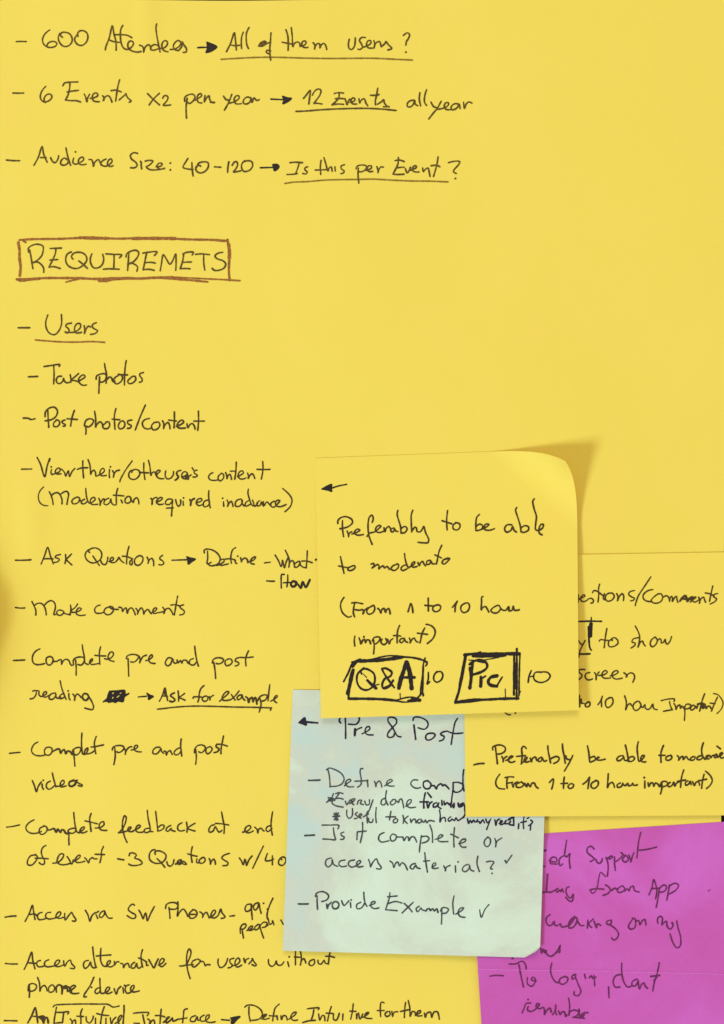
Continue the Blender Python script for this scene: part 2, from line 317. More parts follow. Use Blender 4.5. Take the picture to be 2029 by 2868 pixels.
def roll(corner, u, d0, R, amax=10):
    L = math.hypot(*u); u = (u[0] / L, u[1] / L)
    def f(x, y):
        d = (x - corner[0]) * u[0] + (y - corner[1]) * u[1] + d0
        if d <= 0: return x, y, 0
        a = min(d / R, amax); nd = R * math.sin(a) + (d - a * R) * math.cos(a)
        return x - u[0] * (d - nd), y - u[1] * (d - nd), R * (1 - math.cos(a)) + (d - a * R) * math.sin(a)
    return f
SHEET_INK = '''
L handwritten_line olive 4.7 top line asking if all 600 attendees are users
@ 0 50 2.7067
125,180 160,179 200,180;378,92 345,118 324,160 330,195 358,220 395,224 425,212 432,193 415,180 390,180 366,192 356,214
455,118 443,150 455,190 485,216 520,212 545,185 548,155 530,122 500,110 470,112 458,128 475,148
592,140 590,118 605,100 635,98 660,115 668,145 655,185 625,208 595,205 572,182 567,158 585,130
800,242 803,222 830,150 853,60 865,120 880,180 882,245;835,170 870,182 915,186
932,58 918,85 914,140 920,190 935,225 960,240 985,232 1008,210 1013,190 1000,176 980,180 970,205 978,235 1005,252 1040,260 1070,255
868,128 920,128 965,132 1000,150;1060,208 1080,215 1090,235 1090,262 1095,235 1115,208 1130,205 1140,215
1210,225 1190,205 1165,205 1145,222 1145,240 1170,245 1205,232;1190,45 1184,70 1187,110 1195,160 1205,210 1215,260
1215,232 1245,228 1268,205 1270,182 1255,172 1235,185 1228,215 1240,245 1275,258;1292,240 1330,235 1365,210 1372,185 1352,172 1330,185 1315,215 1325,240 1355,248
1355,248 1380,215 1382,182 1395,205 1415,235 1412,258 1390,262
@ 560 50 2.03
152,192 175,145 197,85 203,130 208,182;172,152 195,158 225,156;247,82 238,110 236,150 238,175;280,55 266,85 264,120 268,155 277,175
f 345,140 370,133 374,150 350,160 338,158;335,160 350,140 370,132 378,145 355,160 337,160;405,85 402,130 398,180 403,240;380,147 402,138;402,188 382,185 378,195 397,207
490,68 500,100 503,140 502,185;468,138 500,145 530,150;520,55 525,95 530,165 535,150 550,138 565,140 570,162;570,162 590,158 605,143 600,132 585,135 580,155 592,168 615,168
645,142 655,155 652,180 658,160 672,145 682,150 684,172 690,155 705,145 715,155 722,180
850,122 845,150 850,175 862,180 878,165 884,128 884,115;942,112 920,112 908,128 920,150 925,168 910,180 900,178;925,168 945,162 972,145 972,130 958,130 948,150 958,170 980,172
990,130 995,150 990,172;993,160 1005,140 1022,135 1030,160;1032,165 1055,143 1058,135 1070,150 1092,175 1070,182;1158,100 1180,85 1193,95 1185,120 1175,135 1172,155;1172,195
S arrow dark
@ 0 50 2.7067
1500,226 1550,224 1600,224
@ 560 50 2.03
0,168 45,168;f 40,138 60,145 98,165 70,188 35,197 42,175
S underline ochre
122,236 200,231 320,225 420,224 600,229 740,231 990,230 1100,235 1210,240
L handwritten_line olive 4.7 second line counting 12 events all year
@ 0 50 2.7067
100,570 140,571 180,570;348,520 325,545 308,585 310,615 335,638 365,632 390,612 393,588 372,577 345,592 335,620 345,642
478,515 490,495 530,488 592,486;532,490 528,540 515,590 497,622;510,562 550,555 595,550;497,622 540,628 580,628 612,638
640,578 650,600 660,638 665,610 680,580;685,610 715,605 742,590 738,572 715,572 700,600 712,630 755,636
778,590 790,605 785,632 790,610 815,590 832,598 850,638;908,470 895,520 885,580 878,632;845,552 880,548 920,562
905,622 930,600 952,580 955,572 965,600 995,632 980,640;1120,575 1160,615 1210,660;1210,572 1165,615 1132,660;1235,610 1245,592 1265,590 1275,605 1262,635 1238,662 1295,660
1402,632 1402,605 1425,585 1465,580 1480,600 1465,630 1435,650 1425,640;1420,610 1412,680 1415,760;1480,625 1505,610 1530,590 1525,575 1505,582 1495,610 1505,640 1530,645
1555,590 1550,640 1565,610 1585,590 1590,615 1605,640 1625,645
@ 560 50 2.03
60,480 85,480;135,445 150,465 165,468;182,435 165,480 140,525;172,485 200,475 225,455 220,443 205,445 195,465 205,488 235,488
290,455 270,450 250,465 248,485 265,490 285,478 292,455 295,480;300,480 308,455 315,460 322,470 338,465
590,458 605,440 628,412 625,450 620,490;640,440 655,415 672,405 688,410 685,435 665,465 648,488 655,485 695,490
765,430 790,425 818,428;792,425 790,455 752,495;770,460 800,458 815,460;752,495 785,490 818,492;825,460 832,475 838,495 845,475 852,462
855,480 880,472 882,460 870,455 860,470 868,488 892,490;905,460 910,485 918,468 935,460 945,485 955,500;1012,400 1005,440 998,475 1000,495;970,440 1010,440 1018,436
1010,492 1035,475 1045,465 1050,485 1065,505 1045,505;1075,505;1215,468 1195,472 1180,488 1182,505 1200,505 1215,490 1222,468 1225,490 1240,500
1252,425 1248,460 1256,500;1290,408 1280,440 1278,480 1290,498;1315,480 1330,505 1345,510;1372,475 1350,515 1325,545 1302,575
1350,520 1380,515 1410,500 1415,485 1400,482 1390,500 1400,520 1425,522;1470,490 1450,488 1430,505 1432,522 1450,520 1468,505 1475,490 1480,515;1500,480 1505,515 1515,490 1530,478 1548,485
S arrow dark
405,462 470,465;f 470,445 500,455 522,458 500,478 472,488 478,470
S underline olive
548,532 600,530 700,522 840,516 960,515 1050,520 1117,527
L handwritten_line olive 4.7 third line about audience size
@ 0 350 2.32
42,228 90,232 128,232;222,262 250,210 275,140 285,190 308,242;265,212 300,212;330,212 345,240 360,245 378,220 382,200
440,228 420,215 400,230 395,252 415,262 440,250 448,228;430,150 438,190 450,235 460,262;480,215 475,245 490,255 520,245 545,225 540,210 520,215 510,240 525,258 560,255;492,175
580,225 595,225 605,245 608,270 615,245 640,225 650,240 660,262;690,222 665,235 658,255 680,268 705,262 730,235 722,220 705,232 700,255 715,270 735,265
895,185 870,180 848,198 855,220 885,245 892,265 875,278 850,278;920,245 918,262 922,285;915,238
945,235 970,230 995,235 970,262 952,272 975,290 1030,290 1070,282;1015,270 1045,268 1055,252 1035,248 1020,270 1035,285;1108,248;1108,292
1222,218 1205,245 1190,275 1215,285 1255,290;1248,245 1250,290 1256,332;1285,265 1290,250 1320,240 1352,245 1355,270 1335,300 1300,312 1275,295 1275,275 1295,262 1305,268
1395,272 1435,275;1488,240 1482,275 1480,308;1510,262 1525,240 1540,240 1545,260 1530,290 1518,305 1565,298
@ 680 350 2.32
15,232 0,245 -8,270 5,300 25,302 50,290 65,265 60,240 35,232 12,238
308,245 340,242 388,245;368,248 355,290 345,315;288,322 330,320 355,316;422,272 405,280 405,292 420,305 412,318 390,315
510,230 505,275 508,322;472,293 510,292 550,290;528,212 540,250 555,300 562,280 575,272 582,300;600,272 602,300;662,258 640,268 642,285 660,300 655,312 640,316
738,285 745,268 780,260 805,268 800,288 770,305 750,300;752,280 750,320 755,378;805,295 835,282 838,268 820,265 810,285 820,302 845,302;872,270 880,295 880,312 885,290 900,272 915,275
990,232 1020,228 1050,238;1012,212 1010,250 1000,275 978,318;1000,280 1030,275 1050,275;978,320 1010,322 1048,320;1058,285 1070,312 1085,290 1090,275
1090,295 1115,285 1130,275 1125,265 1110,270 1102,292 1120,305 1145,305;1170,280 1175,305 1185,290 1205,280 1212,305 1218,335;1270,208 1262,260 1240,335;1225,265 1260,262 1282,272
1338,245 1365,238 1400,235 1412,240 1400,262 1375,290 1370,305 1388,315;1383,348
S arrow dark
115,278 200,276;f 195,258 222,255 238,270 225,290 205,298 202,280
S underline ochre
275,380 330,372 420,368 540,358 640,355 740,354 850,352 960,358 1100,364 1210,365 1335,370
L heading olive 4.7 boxed heading in capitals
@ 0 640 2.32
188,155 185,130 205,112 245,102 280,115 282,140 270,180 230,215 212,220;195,140 205,200 215,262;220,222 245,218 270,235 285,260 285,285
328,130 400,127;365,130 360,165 345,200 320,250;325,205 376,202;320,252 350,248 392,260
465,152 440,165 428,195 435,230 460,252 500,260 540,240 565,205 558,175 535,158 500,155 475,165 465,185 475,198;512,210 540,232 570,260
598,165 588,195 592,230 610,255 640,255 665,235 675,200 668,168;690,165 740,168 792,172 778,190;742,175 742,220 740,262;672,265 710,262 775,265
820,185 825,165 850,148 885,142 902,155 895,185 860,222 838,230;838,160 835,210 830,272;850,222 880,235 895,250 890,278
930,160 960,155 1022,152 1005,175;955,155 945,200 932,268;945,222 985,220 1010,225;932,268 970,265 1002,272
1042,275 1050,230 1062,170 1080,195 1105,232 1125,205 1142,165 1145,220 1143,272;1188,165 1215,155 1258,155 1250,172;1195,165 1188,210 1172,262;1185,222 1215,218 1245,218;1172,262 1205,260 1235,262
1272,168 1310,165 1362,170;1325,170 1325,220 1332,270;1448,155 1420,160 1398,178 1410,195 1450,210 1468,230 1455,258 1420,272 1395,272 1380,260
S box_outline brown
w6.5 128,75 200,70 300,68 400,67 520,62 650,63 780,66 860,64 980,65 1080,62 1160,68 1260,72 1380,74 1478,80;w9 520,60 600,62 690,64;w9 860,65 980,64 1140,65;w7 1380,74 1478,82
w8 120,92 128,140 128,190 135,250 130,305;w7 1480,72 1485,110 1490,150 1490,210 1488,270 1493,335;w10 1488,105 1492,150 1491,190
w7 110,330 200,328 300,322 420,322 500,322 620,328 700,325 820,322 920,325 1020,320 1120,316;w4.5 1120,316 1240,322 1360,328 1450,332 1560,340;w5 430,348 480,335 530,325;w8 645,340 690,340 720,332;w6 700,338 760,330 900,325 1020,318 1060,322 1180,332 1260,338 1350,347
w7 112,330 130,338 200,332 260,326;w5 150,78 168,90;w5 1490,335 1560,339
L handwritten_line olive 4.7 bullet reading users
118,645 160,645 195,645;312,562 298,610 305,655 325,682 355,690 380,670 400,625 400,560;465,615 435,622 428,635 445,650 450,665 440,678 425,672
450,675 490,672 525,640 520,618 500,620 485,650 495,678 530,675;548,632 552,655 550,685 560,655 575,635 590,640;628,612 602,625 605,645 635,665 620,682 590,688
S underline brown
w4.5 230,724 300,730 400,737 500,738 600,735 680,740
L handwritten_line umber 4.8 bullet about taking photos
@ 40 980 2.7067
108,204 145,203 178,201;228,126 270,120 345,112 342,124;300,122 303,180 300,258;360,200 335,202 320,225 325,248 345,256 370,235 375,215 380,235 400,250 425,243
425,188 430,215 430,245;488,180 460,205 435,228 470,235 480,240 515,222 538,205 530,190 510,195 488,225 495,250 520,268 548,266
622,222 625,200 650,185 690,182 700,205 685,235 660,245 650,238;648,205 645,260 642,328;685,102 692,145 702,190 697,252;700,230 725,205 740,215 748,240 765,238
790,195 765,210 755,235 775,258 805,245 822,215 812,190 790,185;850,82 842,130 838,190 836,265;800,188 860,190;880,215 862,235 870,255 900,250 922,225 915,200 890,205 878,220;980,172 955,180 952,195 970,220 968,240 950,245
L handwritten_line umber 4.8 bullet about posting photos and content
70,517 105,518 130,528 158,522;235,505 238,470 265,442 305,435 328,460 320,500 285,528 235,538;255,455 258,520 263,588;320,535 300,555 300,578 325,582 345,560 338,535 318,530
385,532 362,542 368,555 388,568 385,578 372,578;457,458 440,510 428,578;402,522 440,525 478,528;532,575 545,535 580,522 602,535 590,565 560,585 548,578;535,570 545,600 543,638
610,465 618,520 618,588 625,570 650,545 668,560 672,588;695,555 672,575 680,595 710,595 725,570 715,545 695,548;772,445 760,500 765,602;742,525 800,530;800,550 790,575 800,598 830,590 840,560 825,538 805,545;892,532 862,540 862,558 888,575 880,592 860,595
995,418 955,510 918,608;1025,520 990,530 972,555 985,590 1020,600 1040,590;1062,550 1042,575 1052,605 1085,600 1105,570 1095,548 1070,550;1125,538 1135,560 1132,600 1140,575 1165,550 1178,570 1182,598
1215,472 1215,530 1212,590;1172,532 1230,540;1230,580 1265,565 1285,548 1275,532 1250,545 1235,575 1250,592 1300,592;1310,560 1318,592 1330,570 1350,558 1365,575 1372,602;1397,465 1398,540 1392,610;1362,540 1442,540
L handwritten_line sepia 4.4 bullet about viewing users' content
@ 40 1260 3.248
68,176 115,175 160,174;210,70 240,130 278,245 300,150 325,75 322,100;340,180 335,205 345,225 365,218 395,210 420,185 410,165 385,175 375,200 390,220 425,218;338,155
430,175 455,200 470,240 480,215 495,190 498,215 505,245 525,200 552,170;625,100 625,170 632,255;575,178 610,165 670,163;672,88 690,140 697,225 705,200 725,185 740,205 745,240 765,232
765,232 800,215 822,190 812,168 792,178 780,215 795,235 840,232;868,180 865,220 868,252;876,155;895,190 908,215 902,255 908,220 930,192 958,185;w3.8 1075,100 1010,190 965,275 962,290
1085,185 1060,190 1042,225 1055,260 1100,268 1140,230 1140,195 1110,178 1080,185 1070,205;1180,120 1180,190 1190,268;1140,205 1225,210;1222,95 1235,150 1245,235 1250,215 1275,200 1290,225 1300,232;1290,225 1320,205 1330,190 1312,185 1292,205 1300,245 1330,262 1362,262
@ 400 1270 3.248
210,160 205,200 220,230 250,228 278,195 280,165;w5 345,155 315,165 310,190 325,210 310,235 295,243;355,215 385,205 405,185 395,168 370,170 355,200 370,228 405,232;f 385,205 415,205 418,235 395,232;408,180 415,210 440,195;450,130 462,150;495,152 468,162 470,178 498,200 490,212 458,214
640,175 612,190 600,215 615,240 660,245 690,240;715,185 690,205 688,235 705,250 735,225 735,190 715,180;755,175 765,200 768,232 778,200 795,190 808,235;852,80 848,160 838,235;798,162 850,160
865,210 895,195 918,175 905,158 880,170 868,205 885,230 920,232 940,222;955,180 962,205 960,230 975,200 995,185 1010,200 1020,228;1092,75 1095,145 1080,232;1042,145 1100,147 1158,145
L handwritten_line sepia 4.4 bracketed line about moderation
@ 40 1260 3.248
w3.8 268,338 235,375 220,425 235,480 270,505 308,508;320,382 335,410 350,460 355,497;335,420 365,395 395,390 415,405 435,450 435,490;418,408 450,385 480,378 495,400 488,450 480,495
575,430 540,445 525,470 535,490 565,488 595,465 595,440 575,428;640,450 615,465 612,485 635,492 665,470;652,350 655,400 665,450 685,485 720,470 738,448 728,432 705,440 692,470 705,495 760,495;590,460 615,466
770,440 782,470 780,508 790,475 815,445 825,455;860,440 825,460 818,490 840,500 872,475 880,445 885,480 905,500 930,500;942,352 930,400 930,485;902,412 950,415 1000,420;972,455 985,482
1030,425 1010,450 1012,478 1040,485 1065,455 1050,425 1030,425;1060,450 1075,470 1085,480 1090,455 1115,435 1130,455 1135,492
@ 400 1270 3.248
75,408 88,430 85,468 85,435 105,405 128,402;125,440 160,430 180,408 165,400 140,415 125,445 150,465 190,460;265,418 235,415 210,435 210,460 240,465 270,435 272,420 268,490 262,570;215,498 278,495
300,420 310,460 325,482 345,460 345,425;368,435 370,472;372,405;w5.5 430,420 440,445 435,478 440,440 460,415 470,412;485,450 520,440 540,425 530,410 500,420 488,455 510,475 545,465;600,425 570,430 552,455 560,485 595,475 610,445;603,338 600,380 605,440 615,495
735,440 738,480;728,408;768,425 778,450 772,485 785,455 805,435 818,460 822,482;895,415 860,425 842,455 848,480 880,480 905,450 905,420 905,455 925,478;975,425 945,440 932,465 940,480 975,465;962,325 958,360 970,410 990,465 1005,478
1000,425 1010,455 1020,482 1045,455;1065,430 1040,450 1045,478 1070,470 1082,440 1090,465 1098,480;1098,440 1105,475 1130,440 1150,460 1160,470;1195,435 1170,450 1165,475 1190,490 1235,450 1248,430 1228,425 1208,445 1215,475 1250,485 1305,465;1275,320 1330,370 1358,420 1345,480 1295,530
L handwritten_line sepia 4.4 bullet about asking questions
@ 30 1510 3.248
45,192 120,192 185,188;278,226 310,150 338,75 362,150 390,225;300,182 330,178 385,180;455,140 415,150 405,165 430,175 445,185 430,205 398,212;500,140 502,180 495,222;555,135 515,175 505,182 530,210 558,235
720,122 708,108 730,88 765,80 808,95 830,135 820,180 780,212 735,215 695,190 678,150 690,115 710,98;750,155 780,200 808,240;820,195 835,225 862,232 880,200 885,165;895,205 925,195 938,178 925,165 908,180 905,205 930,215 955,208 975,185 985,165 1000,190 1030,215
1078,65 1062,130 1055,225;1018,155 1060,160 1110,180;1105,185 1085,205 1088,230 1102,235 1108,200;1150,160 1128,190 1135,230 1165,238 1200,205 1202,165 1175,150 1150,162;1242,165 1255,195 1250,225 1258,195 1285,175 1300,200 1302,242;1382,148 1360,165 1358,180 1385,200 1395,220 1375,235 1350,232
@ 440 1510 3.248
432,125 428,105 445,92 500,98 550,130 575,175 560,220 520,240 480,240 465,225;460,110 462,170 458,225 492,212;545,240 580,225 612,200 605,182 580,190 565,215 580,238 620,232 650,225;716,78 690,95 675,140 672,185 678,220;620,182 680,180 715,195
708,185 715,215 725,222;735,155;760,170 768,195 768,212 775,190 800,172 820,185 828,215;838,205 880,190 898,162 878,165 855,190 855,220 885,228
978,217 1005,213 1032,210;1075,145 1105,195 1130,250 1140,215 1142,190 1150,225 1160,262 1175,210 1192,170;1168,102 1195,160 1205,195 1200,255;1205,215 1230,195 1245,210 1250,255;1295,200 1265,215 1250,240 1265,258 1295,235 1302,205 1305,235 1330,255 1352,260;1368,108 1365,180 1358,262;1318,200 1365,200 1412,215;w5.5 1447,187
S arrow dark
138,192 200,190 270,188;f 270,160 310,172 352,182 320,205 285,228 280,190
S handwritten_row dark
998,380 1035,383 1068,383;1158,322 1135,322 1130,370 1132,445;1190,325 1190,380 1182,435;1148,398 1190,395 1230,395;w7 1240,382 1218,405 1230,430 1255,428 1268,395 1240,382;w6.5 1265,395 1290,420 1310,445 1320,405 1328,388 1340,415 1355,440 1375,405 1390,372
L handwritten_line sepia 4.4 bullet about making comments
@ 30 1510 3.248
45,622 95,628 130,626;195,568 215,610 230,650 230,690;215,605 245,585 280,585 305,610 320,650 325,690;305,605 340,570 375,560 400,580 408,620 395,688 412,685;470,650 440,645 420,665 430,690 460,692 485,665 480,655 490,675 530,685
545,600 550,640 540,690;610,590 590,620 550,655 560,665 590,665 630,650 645,635 625,625 600,650 600,680 630,695 680,690
815,600 785,610 765,640 775,670 815,675 850,665;905,615 865,630 850,660 870,685 905,685 935,650 930,620 900,612 915,632 980,640;985,620 1010,625 1020,660 1030,640 1050,625 1062,675 1075,640 1100,625 1125,660 1135,688
1140,630 1155,650 1155,685 1165,655 1190,625 1205,645 1212,685 1225,655 1250,640 1265,660 1280,680;1285,670 1320,650 1330,630 1315,625 1295,650 1300,675 1340,670 1390,660;1385,620 1400,645 1395,680 1410,640 1440,630 1460,650 1478,685
1520,518 1505,600 1490,692;1458,600 1505,598 1540,610;1575,598 1540,610 1545,625 1580,655 1575,680 1540,690
L handwritten_line sepia 4.4 bullet about pre and post work
@ 20 1780 3.6909
66,258 125,256 185,253;340,138 300,160 270,200 262,250 280,290 320,302 390,290;440,218 410,230 405,270 420,300 445,305 475,270 470,230 440,215;478,268 515,268;515,270 535,255 560,250 565,300 580,265 610,245 640,260 655,295 670,310 685,302
690,300 685,260 705,235 750,222 795,230 798,265 770,305 735,300;710,255 715,320 715,410;778,95 785,150 800,220 808,285 840,300;850,285 880,262 885,240 865,250 855,280 870,298 920,295 958,285;968,115 955,180 958,260 960,300;910,205 960,210 1020,212
1010,240 1050,245 1095,210 1100,180 1080,168 1055,190 1045,230 1060,255 1105,268;1235,240 1240,215 1275,198 1330,198 1360,215 1345,250 1310,275 1280,272;1252,240 1255,320 1258,418;1365,215 1378,250 1372,285 1385,250 1410,215 1440,205;1435,260 1475,245 1505,215 1495,200 1475,215 1465,250 1480,280 1530,290
@ 380 1800 3.6909
378,165 345,155 318,180 308,215 330,240 360,225 380,180 395,175 385,185 410,215 430,205;430,180 440,210 465,185 480,215 490,185 515,180 535,195 545,215;598,165 570,175 555,200 570,228 605,230 625,205;612,35 620,110 635,190 650,242
795,210 800,180 830,160 880,158 910,175 895,205 860,220 835,215;808,205 820,270 828,368;960,170 930,185 925,215 940,238 975,230 1000,200 985,170 958,168;1090,152 1040,165 1030,190 1055,200 1070,215 1055,235 1030,240;1168,85 1148,130 1138,180 1142,240;1085,152 1140,155 1215,148
L handwritten_line sepia 4.4 line reading ask for example
@ 20 1780 3.6909
265,575 300,570 300,610 270,650 240,655;300,570 330,573 330,610 350,630 370,628;370,625 405,605 410,585 395,580 375,600 372,625 395,638 430,620;500,595 465,600 435,630 440,655 470,660 500,630 508,600 505,635 530,650 555,640
590,600 560,610 540,640 555,655 590,640;550,468 565,540 590,610 612,660;640,600 640,640 652,665;632,573;680,605 700,630 698,675 705,635 725,605 750,620 765,640;w6 835,610 800,600 780,630 790,660 820,670 845,640;835,615 880,690 895,740 885,765 840,760 805,750
@ 380 1800 3.6909
248,605 280,540 305,468 318,530 332,598;275,550 330,555;w6 303,485 308,535;w5 400,520 370,535 362,550 390,570 408,595 380,612 355,605;440,500 445,550 445,605;508,525 475,550 450,565 480,580 512,595
708,445 680,470 660,520 655,580 645,612;595,575 600,562 640,560 680,562;720,555 695,565 690,590 715,608 745,590 745,560 720,550;760,560 770,575 768,598 772,570 790,552 805,545
870,605 910,570 955,530 965,510 945,505 915,530 895,570 905,595 940,598 980,590;990,535 1010,565 1030,595;1070,500 1030,550 985,590;1100,540 1070,545 1050,570 1060,590 1090,575 1105,545 1110,575 1130,595;w5.5 1140,560 1160,575 1170,620 1180,585 1205,565 1215,615 1225,580 1240,568 1250,600 1255,635
1265,600 1285,560 1330,540 1360,545 1355,575 1330,600 1300,605;1285,570 1298,640 1278,718;1388,435 1380,500 1370,600;1400,605 1440,580 1468,555 1460,545 1440,560 1430,595 1460,622
S scribble black
@ 20 1780 3.6909
f 1060,575 1140,570 1218,568 1222,605 1240,605 1215,635 1200,685 1150,678 1120,695 1100,685 1050,692 1036,680 1015,682 1035,650 1045,610 / 1085,600 1095,588 1108,588 1100,602 1088,606 / 1160,600 1175,590 1188,590 1175,602 / 1130,640 1150,622 1170,618 1150,636 1134,644 / 1085,655 1090,636 1103,633 1098,650;w4.5 998,685 1040,650;w4.5 1210,635 1258,600
S arrow black
1358,635 1440,628;f 1445,595 1480,615 1515,630 1490,648 1465,662 1460,630
S underline sepia
@ 380 1800 3.6909
225,688 300,680 400,668 540,658 680,656 850,660 1040,666 1200,668 1405,675;1405,675 1395,698
L handwritten_line sepia 4.4 bullet about pre and post videos, first row
@ 20 2050 3.248
22,195 70,190 120,186;282,92 250,110 228,145 225,180 250,208 300,218 345,210;385,138 355,145 340,175 350,205 380,212 408,185 408,150 385,138;w5 415,180 450,160 475,155 490,195 500,175 520,160 535,200 550,175 575,180 590,205
598,210 600,165 640,142 668,145 665,180 635,210 615,205;605,160 612,240 618,312;682,12 678,80 680,150 690,200 710,205 735,165 735,145 715,160 705,195 730,200 770,190 790,175;812,42 795,100 808,198;765,138 810,132 878,118
958,165 965,140 1000,125 1050,128 1065,145 1045,175 1010,188 1000,180;980,145 985,220 972,298;1065,145 1078,175 1075,208 1085,170 1115,138 1135,135;1130,165 1170,155 1190,130 1175,120 1160,135 1160,165 1190,180 1222,182
1390,140 1360,140 1330,165 1328,195 1360,200 1390,170 1400,150 1405,175 1425,195;1430,175 1445,180 1450,212 1460,185 1485,170 1495,190 1505,205;1570,145 1540,160 1520,190 1535,210 1570,195 1585,170;1585,65 1580,120 1590,218
@ 320 2050 3.248
730,190 735,155 760,125 805,120 830,140 815,175 790,190 770,180;742,160 748,230 742,295;870,135 840,150 835,180 850,200 880,180 892,150 870,132;w5 965,112 930,118 928,135 955,155 940,180 910,188;995,38 985,90 975,140 972,198;935,112 985,115 1030,130
L handwritten_line sepia 4.4 second row reading videos
@ 20 2050 3.248
230,442 250,490 268,545 285,495 312,455;320,475 322,505 332,522;330,440;395,448 365,465 358,500 380,522 415,505 440,480;412,372 425,430 445,500;445,495 490,490 520,465 515,440 500,445 485,470 490,500 540,490
w6 600,445 570,455 565,485 590,495 620,475 625,448 600,440;640,440 625,445 650,465 685,485 680,495 650,488
L handwritten_line sepia 4.4 bullet about feedback at end
@ 10 2270 3.248
30,152 85,145 145,132;280,85 235,110 205,150 215,185 255,208 310,205 345,190;370,145 335,160 325,195 345,218 380,205 400,170 385,145 365,140;395,180 430,175;w5.5 430,175 460,165 480,198 495,170 520,200 530,175 550,180 565,205 585,212
590,205 590,180 620,165 655,165 655,190 630,208 605,205;598,200 595,260 597,312;640,20 645,80 655,150 668,195 690,205;690,200 735,165 735,150 710,160 695,190 720,205 760,190;798,28 785,70 790,130 798,192;742,95 790,105 855,122;835,160 880,155 915,130 910,102 885,110 870,140 885,175 940,182
@ 320 2280 3.248
45,170 85,120 108,60 108,25 95,15 82,45 75,120 85,170 100,220 118,258;40,170 80,165 130,150 145,140 155,120 138,120 125,145 140,160 175,158;175,150 220,130 240,110 225,100 205,115 195,145 215,165 260,165
320,130 285,135 272,155 290,170 330,155;302,-33 310,40 325,110 335,160 352,160;378,-25 388,60 398,155;400,125 430,100 455,105 450,130 420,150 395,155;515,105 485,120 472,150 490,158 520,130 520,145 555,158;618,80 585,100 578,135 600,155 640,148;658,75 665,120 662,165;735,85 700,105 668,130 700,145 735,155
912,98 885,105 862,140 868,165 900,155 920,115 930,130 955,165 980,150;978,-18 990,50 1002,110 1000,175;922,85 985,90 1042,100;1170,165 1220,150 1245,118 1230,105 1200,120 1190,155 1220,172 1265,155;1280,120 1300,140 1308,175 1315,140 1340,130 1355,150 1365,155
1430,105 1395,115 1382,145 1400,160 1435,130;1442,-20 1430,60 1428,120 1440,192
L handwritten_line sepia 4.4 row about three questions at events
@ 10 2270 3.248
295,405 250,412 222,450 220,490 255,498 295,460 310,425 290,400;388,318 360,335 345,375 355,420 372,450 372,485 350,492 325,475;290,435 350,435 408,440;450,480 500,470 540,430 548,400 520,395 495,430 490,470 520,492 570,492 610,480
580,420 600,450 622,490 635,450;635,465 680,440 700,415 690,405 665,425 650,460 680,475 740,462;740,430 755,445 775,478 785,445 810,430 825,440 852,440;910,328 893,370 890,420 878,475;835,398 920,402
1040,440 1095,450;1145,412 1150,390 1185,388 1210,405 1195,432 1240,450 1262,480 1225,498 1165,500 1140,488
@ 320 2280 3.248
375,368 372,345 390,335 440,345 472,375 460,420 415,448 365,445 325,415 322,365 345,330 372,325;390,405 430,445 462,485;480,435 490,465 510,475 535,455 545,415;w5.5 560,455 600,440 612,420 595,418 575,440 590,458 620,445;625,430 640,435 660,460 630,455
712,298 700,360 710,440;670,362 710,375 755,385;755,410 748,438 765,445;800,400 775,420 780,445 810,445 830,415 815,395 795,400;865,405 875,430 875,460 885,430 905,410 918,430 922,458;1050,358 1000,375 980,400 1010,425 1035,440 1030,465 990,470
1140,400 1160,430 1175,462 1185,430 1190,410 1200,440 1205,470 1225,420 1255,382;1358,292 1310,390 1262,492;1395,360 1380,400 1378,425 1430,420 1450,410;1440,380 1440,460;1520,395 1500,420 1498,455 1530,468 1558,440 1560,405 1540,390 1518,400 1525,415
L handwritten_line sepia 4.4 bullet about access via phones
@ 0 2500 3.248
w5 48,224 95,216 145,213;230,262 270,185 297,115 305,160 320,245;275,200 320,195 335,210;385,180 355,190 342,215 355,245 400,242 420,235;462,180 430,185 415,215 440,240 490,235;490,235 540,215 555,185 545,175 525,185 510,220 540,235 580,225
590,190 595,250 625,210 650,180;655,180 672,215 692,245 685,260 660,258;778,162 800,200 820,262 835,215 865,185 885,180;875,200 890,235;895,172;950,165 920,180 905,215 920,228 950,200 955,170 965,200 990,232 1022,232
1225,115 1210,105 1185,120 1168,155 1195,180 1235,205 1230,232 1200,235 1158,210;1265,160 1285,195 1305,240 1315,205 1325,185 1335,220 1342,258 1370,195 1405,128;1508,145 1515,110 1550,92 1600,95 1622,120 1600,150 1550,150;1538,135 1545,190 1548,235
@ 480 2500 3.248
60,85 62,150 55,215 75,180 110,150 135,180 150,215;195,160 165,190 170,230 205,232 235,200 225,165 195,155;165,198 235,200;260,175 285,195 285,230 295,200 320,180 335,205 345,228;345,230 385,205 405,170 390,160 370,180 362,220 390,232 425,210 450,150 460,180 490,225 455,235
532,215 575,210;725,105 690,110 672,140 680,170 710,165 735,120 728,105 730,160 738,245;790,92 760,105 748,140 765,160 790,130 797,95 805,140 818,188;840,98;875,152;925,52 890,130 872,200 875,240;998,250 1020,290
S handwritten_row sepia
630,370 628,330 645,295 672,285 682,300 660,330 640,335;645,330 650,370 657,412;690,345 725,330 742,305 725,305 700,335 715,345 755,330;785,295 760,315 765,340 795,325 805,295 785,290;805,300 815,340 840,412;805,305 840,270 870,275 860,310 830,318;870,210 885,250 895,290 920,275 920,255;925,260 935,295;w5 870,275 878,300
L handwritten_line sepia 4.4 bullet about users without a phone
@ 0 2660 3.248
50,125 100,130 158,130;222,178 255,110 290,22 300,100 320,175;265,120 335,125;370,98 345,105 335,130 350,155 400,150;445,92 415,105 405,130 425,155 480,150;490,150 530,130 545,100 525,95 505,115 500,145 530,155 575,140
